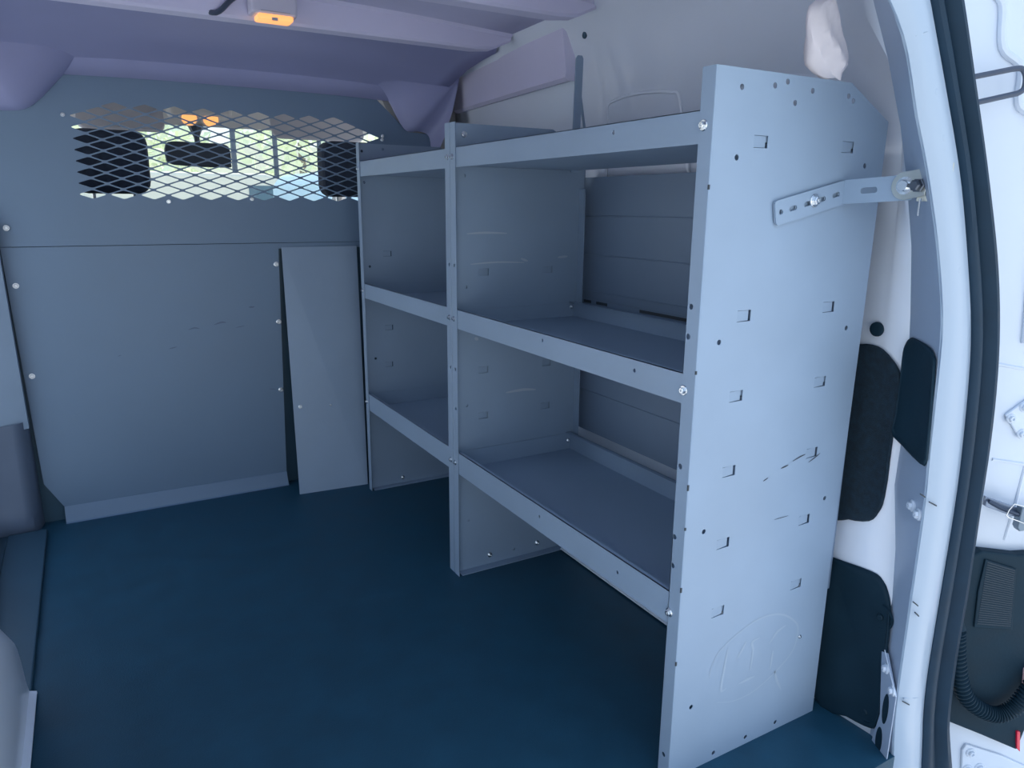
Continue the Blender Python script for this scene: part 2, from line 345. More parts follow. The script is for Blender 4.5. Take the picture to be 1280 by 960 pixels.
# roof bows
def bow(y, zb, name):
    bm = bmesh.new(); rows = []
    for k in range(25):
        t = -1 + 2 * k / 24; x = CX + t * .635; e = max(0, abs(t) - .86) / .14
        top = 1.40 + .022 * math.cos(t * 1.57); b = zb + .012 * (1 - t * t) * 0 + e * e * .028
        wd = .055 - .02 * e
        rows.append([(x, y - .012 - .004, top + .002), (x, y - .012, top - .006), (x, y, top - .012), (x, y, b + .006), (x, y + .006, b), (x, y + wd - .006, b), (x, y + wd, b + .006), (x, y + wd, top - .01), (x, y + wd + .012, top - .004), (x, y + wd + .014, top + .003)])
    loft(bm, rows)
    o = struct(name, bm, LAV, smooth=True); return o
bow(1.135, 1.350, 'trim_3'); bow(.735, 1.352, 'trim_4'); bow(.30, 1.355, 'trim_5')
# front roof lining that drops towards the partition
rows = []
for k in range(25):
    t = -1 + 2 * k / 24; X_ = lambda h: CX + t * h; x = X_(.655); d = .03 * abs(t) ** 3
    rows.append([(X_(.63), 1.20, 1.402 - d * .4), (x, 1.26, 1.386 - d * .5), (x, 1.34, 1.383 - d * .6), (x, 1.45, 1.372 - d * .7), (x, 1.47, 1.366 - d * .7), (x, 1.58, 1.350 - d), (x, 1.66, 1.325 - d), (x, 1.685, 1.28 - d * .6), (x, 1.686, 1.25 - d)][:8])
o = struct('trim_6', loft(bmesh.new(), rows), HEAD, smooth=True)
s_ = o.modifiers.new('s', 'SOLIDIFY'); s_.thickness = .006; s_.offset = 1
# side rail boxes under the roof
for s, nm in ((1, 'trim_7'), (-1, 'trim_8')):
    rows = []
    for y, x in ((.895, .385), (.905, .352), (1.10, .362), (1.3, .378), (1.5, .392), (1.68, .405), (1.69, .46)):
        g_ = max(0, y - .9) * .045; pr = [(x + .03, 1.400 + g_), (x + .004, 1.388 + g_), (x, 1.375 + g_), (x + .014, 1.275), (x + .012, 1.258), (x + .022, 1.250), (x + .035, 1.252), (x + .045, 1.262), (.50, 1.262)]
        rows.append([(CX + s * (a - CX), y, b) for a, b in pr])
    bm = loft(bmesh.new(), rows)
    struct(nm, bm, LAV, smooth=True)
    # ledge below the rail
# corner trims in front of the partition's cut corners
for P, nm, sx in ((BLOB_R, 'trim_9', 1), (BLOB_L, 'trim_10', -1)):
    Q = [tuple(q) for q in spline([(a, b) for a, b in P[:]] if 0 else [(a, b, 0) for a, b in P], 5)]
    edge = [(q[0], q[1]) for q in Q]
    rows = []
    for off, y in ((-.0, 1.688), (.004, 1.672), (.014, 1.655), (.035, 1.635), (.075, 1.61), (.16, 1.585)):
        r = []
        for i, (a, b) in enumerate(edge):
            if sx > 0: cxx, czz = .395, 1.24 + (i / len(edge)) * 0 + .12
            else: cxx, czz = -.995, 1.36
            d = Vector((cxx - a, czz - b)); L_ = max(d.length, 1e-4); d = d / L_ * min(off, L_ * .8)
            r.append((a + d.x, y, b + d.y))
        rows.append(r)
    rows.append([(cxx, 1.58, czz)] * len(edge))
    bm = loft(bmesh.new(), rows); bmesh.ops.remove_doubles(bm, verts=bm.verts, dist=1e-5)
    struct(nm, bm, HEAD, smooth=True)

# rear opening: white flange, header and rubber seal
E1 = [(.400, -.12), (.389, 0), (.376, .10), (.373, .27), (.371, .468), (.363, .561), (.357, .651), (.346, .767), (.308, .879), (.258, .984), (.216, 1.056), (.169, 1.144)]
E2 = [(.50, -.12), (.478, 0), (.466, .06), (.458, .151), (.459, .318), (.460, .449), (.456, .546), (.443, .668), (.424, .761), (.382, .874), (.333, .987), (.271, 1.096), (.231, 1.162), (.19, 1.225)]
E3 = [(.60, -.12), (.549, 0), (.538, .05), (.529, .185), (.530, .298), (.520, .459), (.517, .562), (.507, .661), (.486, .757), (.445, .873), (.384, .988), (.321, 1.100), (.266, 1.200), (.225, 1.262)]
HD1 = [(.10, 1.205), (0, 1.245), (-.10, 1.262), (-.30, 1.27)]
HD2 = [(.14, 1.27), (.04, 1.31), (-.10, 1.335), (-.30, 1.345)]
HD3 = [(.16, 1.325), (.05, 1.37), (-.10, 1.395), (-.30, 1.405)]
def resample(P, n):
    P = [Vector((a, b, 0)) for a, b in P]; P = spline(P, 8); L_ = [0]
    for a, b in zip(P, P[1:]): L_.append(L_[-1] + (b - a).length)
    out = []; j = 0
    for i in range(n):
        s = L_[-1] * i / (n - 1)
        while j < len(L_) - 2 and L_[j + 1] < s: j += 1
        t = (s - L_[j]) / max(1e-9, L_[j + 1] - L_[j]); out.append(P[j].lerp(P[j + 1], min(1, t)))
    return out
N = 70
A1, A2, A3 = resample(E1 + HD1, N), resample(E2 + HD2, N), resample(E3 + HD3, N)
def ring_rows(A, B, profl, s):
    rows = []
    for a, b in zip(A, B):
        rows.append([(CX + s * (a.x + (b.x - a.x) * t - CX), -.15 + dy, a.y + (b.y - a.y) * t) for t, dy in profl])
    return rows
for s, nm in ((1, 'trim_11'), (-1, 'trim_12')):
    pf = [(0, .004), (.0, 0), (.12, -.006), (.3, -.009), (.55, -.008), (.75, -.006), (.88, -.004), (.92, 0), (.92, .02)]
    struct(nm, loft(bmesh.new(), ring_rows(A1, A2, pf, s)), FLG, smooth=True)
bm = bmesh.new()
pf = [(-.10, .01), (-.10, -.004), (-.02, -.010), (.12, -.012), (.24, -.009), (.30, -.003), (.38, -.004), (.46, -.014), (.56, -.020), (.70, -.019), (.80, -.012), (.86, 0), (.86, .02)]
for s in (1, -1): loft(bm, ring_rows(A2, A3, pf, s))
bx(bm, CX - .66, CX + .66, -.19, -.172, -.035, -.012)
tag(obj('door_seal', bm, RUB, smooth=True), 'black rubber weatherstrip lining the edge of the rear door opening', 'seal')

# wheel housings
for s, x0, nm, ya, yb in ((-1, .338, 'trim_13', .10, .78), (1, .325, 'trim_14', .12, .80)):
    bm = bmesh.new()
    n = 22; arc = []
    for k in range(n + 1):
        t = math.pi * k / n; yy = (ya + yb) / 2 - (yb - ya) / 2 * math.cos(t); zz = .27 * math.sin(t) ** .6
        arc.append((yy, zz))
    rows = []
    for y, z in arc:
        rows.append([(CX + s * (xx - CX), y + dy, max(.0, z - dz)) for xx, dz, dy in ((x0 - .012, max(0, z - .004), 0), (x0 - .012, max(0, z - .008), 0), (x0, max(0, z - .012), 0), (x0 + .004, .04, 0), (x0 + .018, .012, 0), (x0 + .04, 0, 0), (.44, 0, 0))])
    loft(bm, rows)
    struct(nm, bm, WHITE, smooth=True)
# plastic post trim low at the left end of the partition
rows = []
for z, g in ((0, .0), (.012, .004), (.03, .010), (.06, .004), (.12, 0), (.33, 0)):
    rows.append([(-1.10, 1.60 - g, z), (-1.03, 1.625 - g, z), (-.985, 1.63 - g, z), (-.965, 1.638 - g, z), (-.95, 1.66, z), (-.945, 1.70, z)])
struct('trim_16', loft(bmesh.new(), rows), mat('grey_plastic_trim', (.13, .17, .24), .4, noise=.08), smooth=True)

# recessed pressings on the right body side (raised bead outlines)
def wx(y, z):
    zs = [r[0] for r in ROWS] + [1.23, 1.31, 1.365, 1.395]; xs = [r[3] for r in ROWS] + [.392, .374, .350, .310]
    for i in range(len(zs) - 1):
        if zs[i] <= z <= zs[i + 1]:
            x = xs[i] + (xs[i + 1] - xs[i]) * (z - zs[i]) / (zs[i + 1] - zs[i]); break
    else: x = xs[-1]
    return x + (.004 * y / .4 if y < .85 else .008 + (y - .85) * .05)
bm = bmesh.new()
def bead(P, r=.004, cyc=True):
    Q = spline([(wx(y, z) + r * .3, y, z) for y, z in P], 6, cyc)
    if cyc: Q.append(Q[0])
    tube(bm, Q, r, 6)
bead([(.08, .80), (.10, 1.08), (.16, 1.16), (.36, 1.17), (.40, 1.08), (.40, .82), (.30, .78)], .005)
bead([(.52, .86), (.52, 1.14), (.56, 1.185), (.74, 1.19), (.79, 1.14), (.79, .86)], .005)

struct('trim_17', bm, WHITE, smooth=True)
bm = bmesh.new()
def surf(y, z): return Vector((wallx(y, z) - .001, y, z))
for z1, x1, z2, x2 in ((1.146, .180, 1.156, .210), (.122, .382, .107, .435)):
    tube(bm, [(x1, -.156, z1), ((x1 + x2) / 2, -.1585, (z1 + z2) / 2), (x2, -.1555, z2)], .0012, 6)
for x, z in ((.268, 1.03), (.305, .955), (.352, .85), (.238, 1.085)):
    lathe(bm, [(.0045, 0), (.004, .0006), (.002, .0008)], frame_from((x, -.158, z), (0, -1, 0)), 12)
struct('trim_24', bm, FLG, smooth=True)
bm = bmesh.new()
for (a, b), (c, d) in zip(FL_SC[::2], FL_SC[1::2]):
    tube(bm, [(a, -.1585, b), ((a + c) / 2, -.1592, (b + d) / 2), (c, -.1585, d)], .0011, 5)
struct('trim_25', bm, SCUFF)

# =====================================================================
# WALL COVERS ON THE RIGHT BODY SIDE
# =====================================================================
def smooth_out(P, n=4): return [(q.x, q.y) for q in spline([(a, b, 0) for a, b in P], n, True)]
def cover(name, P, f, m, label, rim=.006, t=.006, loc=None):
    bm = bmesh.new(); P = smooth_out(P, 3)
    ca = sum(a for a, b in P) / len(P); cb = sum(b for a, b in P) / len(P)
    def sc(k): return [(ca + (a - ca) * k, cb + (b - cb) * k) for a, b in P]
    rows = [[f(a, b, 0) for a, b in sc(1.0)], [f(a, b, -t * .7) for a, b in sc(.985)], [f(a, b, -t) for a, b in sc(.95)], [f(a, b, -t * .85) for a, b in sc(.90)]]
    V = [[bm.verts.new(p) for p in r] for r in rows]
    for A, B in zip(V, V[1:]):
        for k in range(len(A)): bm.faces.new((A[k], A[(k + 1) % len(A)], B[(k + 1) % len(A)], B[k]))
    bm.faces.new(V[-1])
    o = obj(name, bm, m, smooth=True, loc=f(ca, cb, 0)); tag(o, label, 'access cover'); return o
fW = lambda a, b, d: Vector((wallx(a, max(b, 0)) - .003 + d, a, max(b, 0)))
cover('carpeted_access_cover', WIN_MID, fW, CARPET, 'tall dark carpeted cover on the white body side, just below the round black plug')
o = cover('lower_access_cover', WIN_LOW, fW, BLKP, 'dark plastic cover at floor level on the white body side behind the shelf end panel')
for y, z in ((-.085, .235), (-.085, .045)):
    bm = bmesh.new(); tube(bm, spline([(wallx(y, z) - .009, y + .022 * math.cos(t), z + .022 * math.sin(t)) for t in [math.radians(d) for d in range(90, 300, 30)]], 3), .0022, 5)
    lathe(bm, [(.006, 0), (.006, .004), (.004, .006)], frame_from((wallx(y, z) - .008, y - .0, z), (-1, 0, 0)), 10)
    obj('fastener', bm, BLKP, o, smooth=True)
PN = Vector((-.09, .07, 0)).normalized(); PD = Vector((-.07, -.09, 0)).normalized(); PP = Vector((.43, -.06, 0))
fP = lambda a, b, d: PP + PD * a + Vector((0, 0, b)) - PN * (d - .006) * 1.0
cover('pillar_access_cover', COVER, fW, BLKP, 'dark plastic cover on the slanted rear pillar face between carpeted cover and seal', t=.006)
bm = lathe(bmesh.new(), [(.013, 0), (.0125, .003), (.009, .0045), (.004, .0035)], frame_from((.432, .011, .733), (-1, 0, 0)), 20)
tag(obj('rubber_plug', bm, BLKP, smooth=True, loc=(.432, .011, .733)), 'round black plug in the white body side above the carpeted cover', 'plug')
bm = lathe(bmesh.new(), [(.009, 0), (.0085, .003), (.006, .0045), (.003, .0035)], frame_from((wx(.9, 1.345) + .0, .83, 1.345), (-1, 0, 0)), 16)
tag(obj('rubber_plug', bm, SILL, smooth=True), 'small grey plug high on the body side above the upright strap', 'plug')
# pillar foot with two oval openings and bolts
foot = thing('pillar_foot_bracket', 'grey metal foot plate with two oval openings at the base of rear pillar', 'bracket', (.38, -.12, 0))
f2 = lambda a, b, d: Vector((.3865 + (a + .12) * .49 - d, a, max(b, 0)))
bm = bmesh.new(); Q = FOOT; n = len(Q)
prism(bm, Q, f2, 0, .003)
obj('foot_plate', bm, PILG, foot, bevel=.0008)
for q in FOOT_B: screw(f2(q[0], q[1], .003), PN, foot, 1.35, 'bolt', WHITEO)
for (a, b), ra, rb in zip(FOOT_O, (.0075, .0085), (.030, .027)):
    obj('oval_opening', prism(bmesh.new(), circ(a, b, ra, 18, rb), f2, .003, .0036), BLKP, foot)
bm = bmesh.new(); tube(bm, [f2(q[0], q[1], .0034) for q in FOOT_E], .0009, 6); obj('edge_seam', bm, WHITEO, foot)
PB = [Vector((wallx(y, z) - .001, y, z)) for y, z in PBOLT]
bo = thing('pillar_bolt', 'upper of the two white-painted bolts on the rear pillar face', 'bolt', tuple(PB[0]))
screw(PB[0], PN, bo, 1.5, 'bolt_head', WHITEO)
bo = thing('pillar_bolt', 'lower of the two white-painted bolts on the rear pillar face', 'bolt', tuple(PB[1]))
screw(PB[1], PN, bo, 1.5, 'bolt_head', WHITEO)

# =====================================================================
# OPEN REAR DOOR with what hangs on it
# =====================================================================
DP = Vector((.565, -.12, 0)); DDv = Vector((.87, -.5, 0)).normalized(); DNv = Vector((-.5, -.87, 0)).normalized()
fD = lambda a, b, d: DP + DDv * a + Vector((0, 0, b)) + DNv * d
ed = sorted(DOOR_EDGE, key=lambda q: q[1])
outl = [(a, b) for a, b in ed]
outl[0] = (outl[0][0], -.42)
outl += [(outl[-1][0] - .02, 1.42), (.62, 1.40), (.70, 1.1), (.74, .6), (.74, -.42)]
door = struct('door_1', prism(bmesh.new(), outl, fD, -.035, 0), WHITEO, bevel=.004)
bm = bmesh.new()
tube(bm, spline([fD(a, b, .002) for a, b in RIB_A + [(.03, 1.0), (.035, .85), (.045, .72)]], 5), .0065, 8)
tube(bm, spline([fD(a + .035, b, .0) for a, b in [(-.07, 1.32), (-.035, 1.22), (-.004, 1.14), (.01, 1.05)]], 5), .008, 8)
tube(bm, [fD(a, b, 0) for a, b in RIBS_H[:2]] + [fD(.16, .665, 0)], .003, 6)
tube(bm, [fD(a, b, 0) for a, b in RIBS_H[2:]] + [fD(.2, .495, 0)], .003, 6)
tube(bm, [fD(.085, .50, 0), fD(.08, .43, .001), fD(.072, .36, 0)], .003, 6)
o = obj('pressed_rib', bm, WHITEO, smooth=True); o.parent = door
h = obj('hinge', prism(bmesh.new(), [(a, b) for a, b in HINGE_UP], fD, 0, .006), WHITEO, door, bevel=.002)
for a, b in HINGE_UPB + [(.103, .575)]: screw(fD(a, b, .006), DNv, h, 1.25, 'hinge_bolt', WHITEO)
h = obj('hinge', prism(bmesh.new(), [(a, b) for a, b in HINGE_LO], fD, 0, .006), WHITEO, door, bevel=.002)
for a, b in HINGE_LOB: screw(fD(a, b, .006), DNv, h, 1.4, 'hinge_bolt', WHITEO)
# loop rod
lp = thing('door_loop', 'dark bent rod loop reaching out from the seal over the open white door', 'rod', tuple(fD(-.11, 1.11, .03)))
bm = tube(bmesh.new(), [fD(-.16, 1.110, .03)] + [fD(a, b, .03) for a, b in LOOP[:1]] + [q for q in spline([fD(a, b, .03) for a, b in [(-.066, 1.1425), (-.052, 1.1436), (-.0455, 1.137), (-.0425, 1.126), (-.044, 1.114), (-.052, 1.1085)]], 4)] + [fD(a, b, .03) for a, b in LOOP[5:]] + [fD(-.16, 1.071, .03)], .0042, 8)
obj('rod', bm, ROD, lp, smooth=True)
# door check arm
ca = thing('door_check_arm', 'grey metal check arm with wire clip between pillar and open white door', 'check arm', tuple(fD(0, .45, .03)))
bm = bmesh.new(); cpts = [(.003, .447), (.01, .444), (.04, .4335), (.0698, .4238), (.13, .404), (.2, .38)]
prism(bm, [(a, b + .009) for a, b in cpts] + [(a, b - .008) for a, b in cpts[::-1]], fD, .026, .032)
prism(bm, [(a, b + .002) for a, b in cpts] + [(a, b - .008) for a, b in cpts[::-1]], fD, .032, .036)
obj('arm', bm, mat('check_arm_steel', (.22, .27, .36), .35, .6), ca, bevel=.001)
bm = bmesh.new(); tube(bm, [fD(.008, .448, .034), fD(.03, .437, .040), fD(.055, .428, .040), fD(.13, .404, .036)], .004, 8)
obj('slide_rod', bm, mat('check_arm_dark', (.05, .07, .11), .4, .5), ca, smooth=True)
prism_b = prism(bmesh.new(), [(.060, .442), (.072, .438), (.074, .405), (.070, .398), (.062, .397), (.058, .404)], fD, .030, .046)
obj('roller_block', prism_b, mat('check_block', (.20, .26, .32), .4, .4), ca, bevel=.002)
bm = tube(bmesh.new(), [fD(a, b, .048) for a, b in ((.033, .428), (.036, .438), (.043, .449), (.073, .441), (.074, .430), (.070, .412), (.055, .418), (.038, .424), (.033, .428))], .0010, 5)
obj('wire_clip', bm, ZINC, ca, smooth=True)
# tail lamp housing
tl = thing('tail_lamp', 'black back of tail lamp housing with ribbed patch and red lens strip', 'lamp', tuple(fD(.09, -.02, .01)))
obj('housing', prism(bmesh.new(), LAMP_OUT, fD, 0, .022), BLKP, tl, bevel=.004)
P = LAMP_RIB; obj('ribbed_panel', prism(bmesh.new(), P, fD, .022, .026), BLKP, tl, bevel=.0015)
bm = bmesh.new()
for k in range(28):
    t = (k + 1) / 30; a0 = Vector(P[0]).lerp(Vector(P[3]), t); a1 = Vector(P[1]).lerp(Vector(P[2]), t)
    q = lambda u: a0.lerp(a1, u)
    tube(bm, [fD(q(.06).x, q(.06).y, .026), fD(q(.94).x, q(.94).y, .026)], .0011, 5)
obj('rib', bm, mat('rib_plastic', (.035, .05, .065), .5), tl)['kind'] = 'stuff'
obj('red_lens', prism(bmesh.new(), LAMP_RED, fD, .005, .0245), RED, tl, bevel=.002)
obj('clear_lens', prism(bmesh.new(), LAMP_CLR, fD, .005, .0255), CLEARL, tl, bevel=.002)
obj('red_lens', prism(bmesh.new(), LAMP_RED2, fD, .006, .026), RED, tl, bevel=.001)
# hose
P = [fD(a, b, .045) for a, b in HOSE]
hs = thing('corrugated_hose', 'black corrugated rubber wiring hose bending between seal and tail lamp', 'hose', tuple(P[0]))
S = spline(P, 24); 
obj('sleeve', tube(bmesh.new(), S, .0125, 14, rf=lambda i: .0125 + (.0025 if (i // 2) % 2 else -.0012)), BLKP, hs, smooth=True)
c0 = fD(HOSE[0][0] - .010, HOSE[0][1] + .045, .030)
obj('boot', tube(bmesh.new(), [c0, P[0].lerp(c0, .5), P[0]], .014, 12, rf=lambda i: (.010, .0135, .0155)[i]), BLKP, hs, smooth=True)
pg = lathe(bmesh.new(), [(.014, 0), (.014, .006), (.008, .008)], frame_from(fD(.004, .10, .022), DNv), 16)
tag(obj('rubber_grommet', pg, BLKP, smooth=True), 'round black grommet next to the seal under the corrugated hose', 'grommet')

# =====================================================================
# PARTITION (bulkhead) with expanded metal window
# =====================================================================
YB = 1.69
part = thing('cargo_partition', 'grey steel bulkhead with diamond mesh window between cargo area and cab', 'partition', (CX, YB, 0))
f = XZ(YB)
WX0, WX1, WZ0, WZ1 = -.79, .185, .93, 1.232
upper = [(-.955, .817), (.37, .817), (.37, 1.176), (.25, 1.18), (.08, 1.33), (-.14, 1.352), (-.30, 1.357), (-.46, 1.352), (-.70, 1.325), (-.85, 1.183), (-.99, 1.176), (-.99, .817)]
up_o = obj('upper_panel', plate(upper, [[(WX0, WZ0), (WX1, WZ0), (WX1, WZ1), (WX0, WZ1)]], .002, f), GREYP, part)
holes = []
px_, pz_ = .0785, .015
for j in range(0, 19):
    zc = .960 + j * pz_
    for i in range(-1, 14):
        xc = -.752 + i * px_ + (px_ / 2 if j % 2 == 0 else 0)
        if xc < -.735 - (0 if zc > 1.15 else -.018) or xc > .145: continue
        top = 1.205 if -.62 < xc < -.02 else (1.205 - (xc + .02) * .30 if xc >= -.02 else 1.205 - (-.62 - xc) * .12)
        if zc > top + .006: continue
        a, b = .0325, .0113
        holes.append([(xc - a, zc), (xc - a * .93, zc - b * .16), (xc - a * .12, zc - b * .96), (xc, zc - b), (xc + a * .12, zc - b * .96), (xc + a * .93, zc - b * .16), (xc + a, zc), (xc + a * .93, zc + b * .16), (xc + a * .12, zc + b * .96), (xc, zc + b), (xc - a * .12, zc + b * .96), (xc - a * .93, zc + b * .16)])
me_o = obj('window_mesh', plate([(WX0, WZ0), (WX1, WZ0), (WX1, WZ1), (WX0, WZ1)], holes, .002, f), GREYP, part)
me_o['label'] = 'expanded diamond mesh window'
lower = [(-.950, .8155), (-.21, .8155), (-.232, .0), (-.885, .0), (-.885, .045), (-.932, .126)]
bm = bmesh.new(); prism(bm, [(a, b) for a, b in [(-.950, .8155), (-.208, .8155), (-.2305, .042), (-.889, .046), (-.932, .126)]], f, -.003, 0)
prism(bm, [(-.208, .798), (.38, .798), (.38, .8155), (-.208, .8155)], f, -.001, .001)
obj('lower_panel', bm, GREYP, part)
obj('shade_backing_sheet', prism(bmesh.new(), [(-1.03, .0), (.42, .0), (.42, .87), (-1.03, .87)], f, .012, .014), SILL, part)  # dark sheet added as the shadow in the panel gaps, also stops sun leaks
bm = bmesh.new()
loft(bm, [[(x, YB - .003, .046 if x < -.5 else .042), (x, YB - .006, .04), (x, YB - .024, .003), (x, YB - .03, 0), (x, YB - .03, .0)] for x in (-.889, -.2305)])
prism(bm, [(-.889, 0), (-.2305, 0), (-.2305, .042), (-.889, .046)], f, -.002, 0)
obj('foot_flange', bm, GREYP, part)
for x, z in BH_SCREWS: screw((x, YB - .003, z), (0, -1, 0), part, 1.25)
for x, z in MESH_SCREWS[:4]: screw((x, YB - .001, z), (0, -1, 0), part, .9)
screw((.155, YB - .001, 1.15), (0, -1, 0), part, .9)
def smudge(P, w_):
    global bm
    bm = bmesh.new()
    S_ = spline([(a, b, 0) for a, b in P], 5); n_ = len(S_) - 1
    L1 = [(q.x, YB - .0034, q.y + w_ * math.sin(math.pi * i / n_) / 2) for i, q in enumerate(S_)]; L2 = [(q.x, YB - .0034, q.y - w_ * math.sin(math.pi * i / n_) / 2) for i, q in enumerate(S_)]
    loft(bm, [L1, L2]); obj('smudge', bm, SMU, part)
for P, w_ in (([(-.50, .555), (-.48, .560), (-.465, .556)], .005), ([(-.425, .565), (-.40, .572), (-.385, .570)], .006), ([(-.36, .552), (-.33, .556)], .003), ([(-.315, .615), (-.295, .615)], .006), ([(-.56, .50), (-.535, .505)], .004), ([(-.70, .49), (-.69, .493)], .003), ([(-.27, .34), (-.245, .335)], .003)): smudge(P, w_)
# side wing, right: leans out into the cargo area towards its foot
bm = bmesh.new()
a0, a1, b0, b1 = Vector((-.199, 1.686, .802)), Vector((.05, 1.683, .802)), Vector((-.2195, 1.559, .0)), Vector((.009, 1.541, .0))
A = [a0, a1, b1, b0]; off = Vector((0, .003, 0))
Va = [bm.verts.new(p) for p in A]; Vb = [bm.verts.new(p + off) for p in A]
bm.faces.new(Va); bm.faces.new(Vb[::-1])
for i in range(4): bm.faces.new((Va[i], Va[(i + 1) % 4], Vb[(i + 1) % 4], Vb[i]))
tri = [a1, b1, Vector((.009, YB - .004, .0)), Vector((.05, YB - .004, .80))]
Va = [bm.verts.new(p) for p in tri]; bm.faces.new(Va)
wr = obj('wing_panel', bm, GREY, part)
wn = (b0 - a0).cross(a1 - a0); wn = wn.normalized() * (1 if wn.y < 0 else -1)
for z, x in ((.288, -.190), (.283, -.092)):
    t = (a0.z - z) / (a0.z - b0.z); qa = a0.lerp(b0, t); qb = a1.lerp(b1, t); q = qa.lerp(qb, (x - qa.x) / (qb.x - qa.x)); screw(q, wn, wr, 1.0)
# side wing, left
bm = bmesh.new(); prism(bm, [(-1.10, .309 - .012), (-.9445, .309), (-.953, .90), (-1.10, .90)], lambda a, b, d: Vector((a, 1.655 + d + (a + .9445) * .4, b)), 0, .003)
prism(bm, [(-.9475, .309), (-.9445, .309), (-.953, .90), (-.956, .90)], f, -.034, -.003)
obj('wing_panel', bm, GREY, part)

# =====================================================================
# SHELVING: two bays
# =====================================================================
H = 1.12
XD = .365
def tab_hole(x, z): return [(x - .014, z - .0085), (x + .014, z - .0085), (x + .014, z + .0085), (x - .014, z + .0085)]
def tab_geo(bm, x, z, y, s=1):
    w_, h_ = .0135, .0078
    M = Matrix.Translation((x - .014, y + .0008, z)) @ Matrix.Rotation(math.radians(6 * s), 4, 'Z')
    bx(bm, 0, 2 * w_ - .0015, -.0007, .0007, -h_, h_, M)
def end_panel(parent, y, fl, holes, tabs, fholes, name='end_panel', sgn=1):
    """sheet in plane y, front flange of depth |fl| towards sign of fl"""
    out = [(.002, 0), (XD - .001, 0), (XD, .30), (XD + .008, .75), (XD + .012, 1.07), (.278, H), (.002, H)]
    y0 = y if sgn > 0 else y
    bm = plate(out, [circ(a, b, .0042) for a, b in holes] + [tab_hole(a, b) for a, b in tabs], .0016, XZ(y0))
    for a, b in tabs: tab_geo(bm, a, b, y0)
    ya, yb = sorted((y0, y0 + fl))
    b2 = plate([(ya, 0), (yb, 0), (yb, H), (ya, H)], [circ(a, b, .0045) for a, b in fholes], .002, YZ(0))
    me = bpy.data.meshes.new('t'); b2.to_mesh(me); b2.free(); bm.from_mesh(me); bpy.data.meshes.remove(me)
    # rolled front corner, foot flange and rear flange
    tube(bm, [(.0015, y0 + .0008, 0), (.0015, y0 + .0008, H)], .0016, 8)
    s = 1 if fl > 0 else -1
    ya, yb = sorted((y0 + .001 * s, y0 + .025 * s))
    bx(bm, .01, XD - .01, ya, yb, .0, .0018); bx(bm, XD - .004, XD - .002, ya, yb, 0, .98)
    return obj(name, bm, GREY, parent)
def shelf_bm(y0, y1, zlo, zhi, x1=.352, holes=()):
    bm = plate([(y0, zlo), (y1, zlo), (y1, zhi), (y0, zhi)], [circ(a, b, .0035) for a, b in holes], .0016, YZ(0.0022))
    bx(bm, .003, x1, y0, y1, zlo + .004, zlo + .0056)     # deck
    bx(bm, x1 - .0016, x1, y0, y1, zlo + .004, zhi - .002)    # back lip
    bx(bm, x1 - .014, x1, y0, y1, zhi - .0035, zhi - .002)
    bx(bm, .0022, .011, y0, y1, zhi - .0012, zhi)             # returned edge of the front lip
    for ya in (y0, y1 - .0016): bx(bm, .01, x1, ya, ya + .0016, zlo + .004, zhi - .006)
    return bm
LV = [(1.0213, 1.0657), (.6504, .6968), (.282, .3387)]
near = thing('shelving_unit', 'grey steel three-tier shelf unit nearest the open rear door, with large end panel', 'shelving', (.18, .41, 0), 'shelving units along the right side')
pn = end_panel(near, 0, .025, P0_HOLES, P0_TABS, P0_FL_HOLES)
Y1 = .8245
pm = end_panel(near, Y1, -.025, P1_HOLES, P1_TABS, [(.81, .80), (.81, .55), (.81, .45)])
for k, (zl, zh) in enumerate(LV):
    s = obj('shelf', shelf_bm(.0035, Y1 - .002, zl, zh, holes=[(.12 + .02 * k, zl + .028), (.42, zl + .033)] if k else [(.22, zl + .03)]), GREY, near)
    if k: 
        for y, x, z in ((Y1 - .004, .345, zl + .03),): screw((x, y, z), (0, -1, 0), s, .9)
for y, z in P0_FL_SCREWS: screw((-.0005, y, z), (-1, 0, 0), pn, 1.15)
for z in (1.045, .673, .309): screw((-.0005, .8145, z), (-1, 0, 0), pm, 1.0)
for x, z in P1_SCREWS[2:]: screw((x, Y1 - .001, z), (0, -1, 0), pm, 1.1)
screw((.300, -.001, .18), (0, -1, 0), pn, .5)
# smudge of an oval emblem wiped in the dust, scuffs
fq = lambda q: Vector((q[0], -.0006, q[1]))
bm = bmesh.new()
def flat_stroke(P, wdt, y=-.0004, taper=True):
    S_ = spline([(a, b, 0) for a, b in P], 6); L1 = []; L2 = []
    for i, q in enumerate(S_):
        d = (S_[min(i + 1, len(S_) - 1)] - S_[max(0, i - 1)]).normalized(); nn = Vector((-d.y, d.x, 0))
        w_ = wdt * (.35 + .65 * math.sin(math.pi * min(1, max(0, i / (len(S_) - 1))))) / 2 if taper else wdt / 2
        L1.append((q.x + nn.x * w_, y, q.y + nn.y * w_)); L2.append((q.x - nn.x * w_, y, q.y - nn.y * w_))
    loft(bm, [L1, L2])
flat_stroke(DUST_OVAL, .0035)
for P in (DUST_K, DUST_K2, DUST_B, DUST_I, DUST_A, DUST_A2, DUST_T): flat_stroke(P, .005)
o = obj('dust_drawing', bm, DUST, pn); o['label'] = 'faint oval emblem with letters wiped in the dust'
for P, w_ in (([(.205, .520), (.222, .523)], .0025), ([(.232, .528), (.25, .533), (.262, .535)], .0022), ([(.272, .519), (.29, .526), (.30, .531)], .002), ([(.165, .505), (.176, .509)], .0018), ([(.20, .43), (.235, .43)], .0010)):
    bm = bmesh.new(); flat_stroke(P, w_, -.0006); obj('scuff_mark', bm, SCUFF, pn)
for z in (.96, .70, .52, .455, .35, .22): obj('paint_chip', box(-.0006, .0022, -.0012, .0006, z, z + random.uniform(.004, .012)), SCUFF, pn)
DUST2 = mat('pale_rub_mark', (.45, .52, .58), .6)
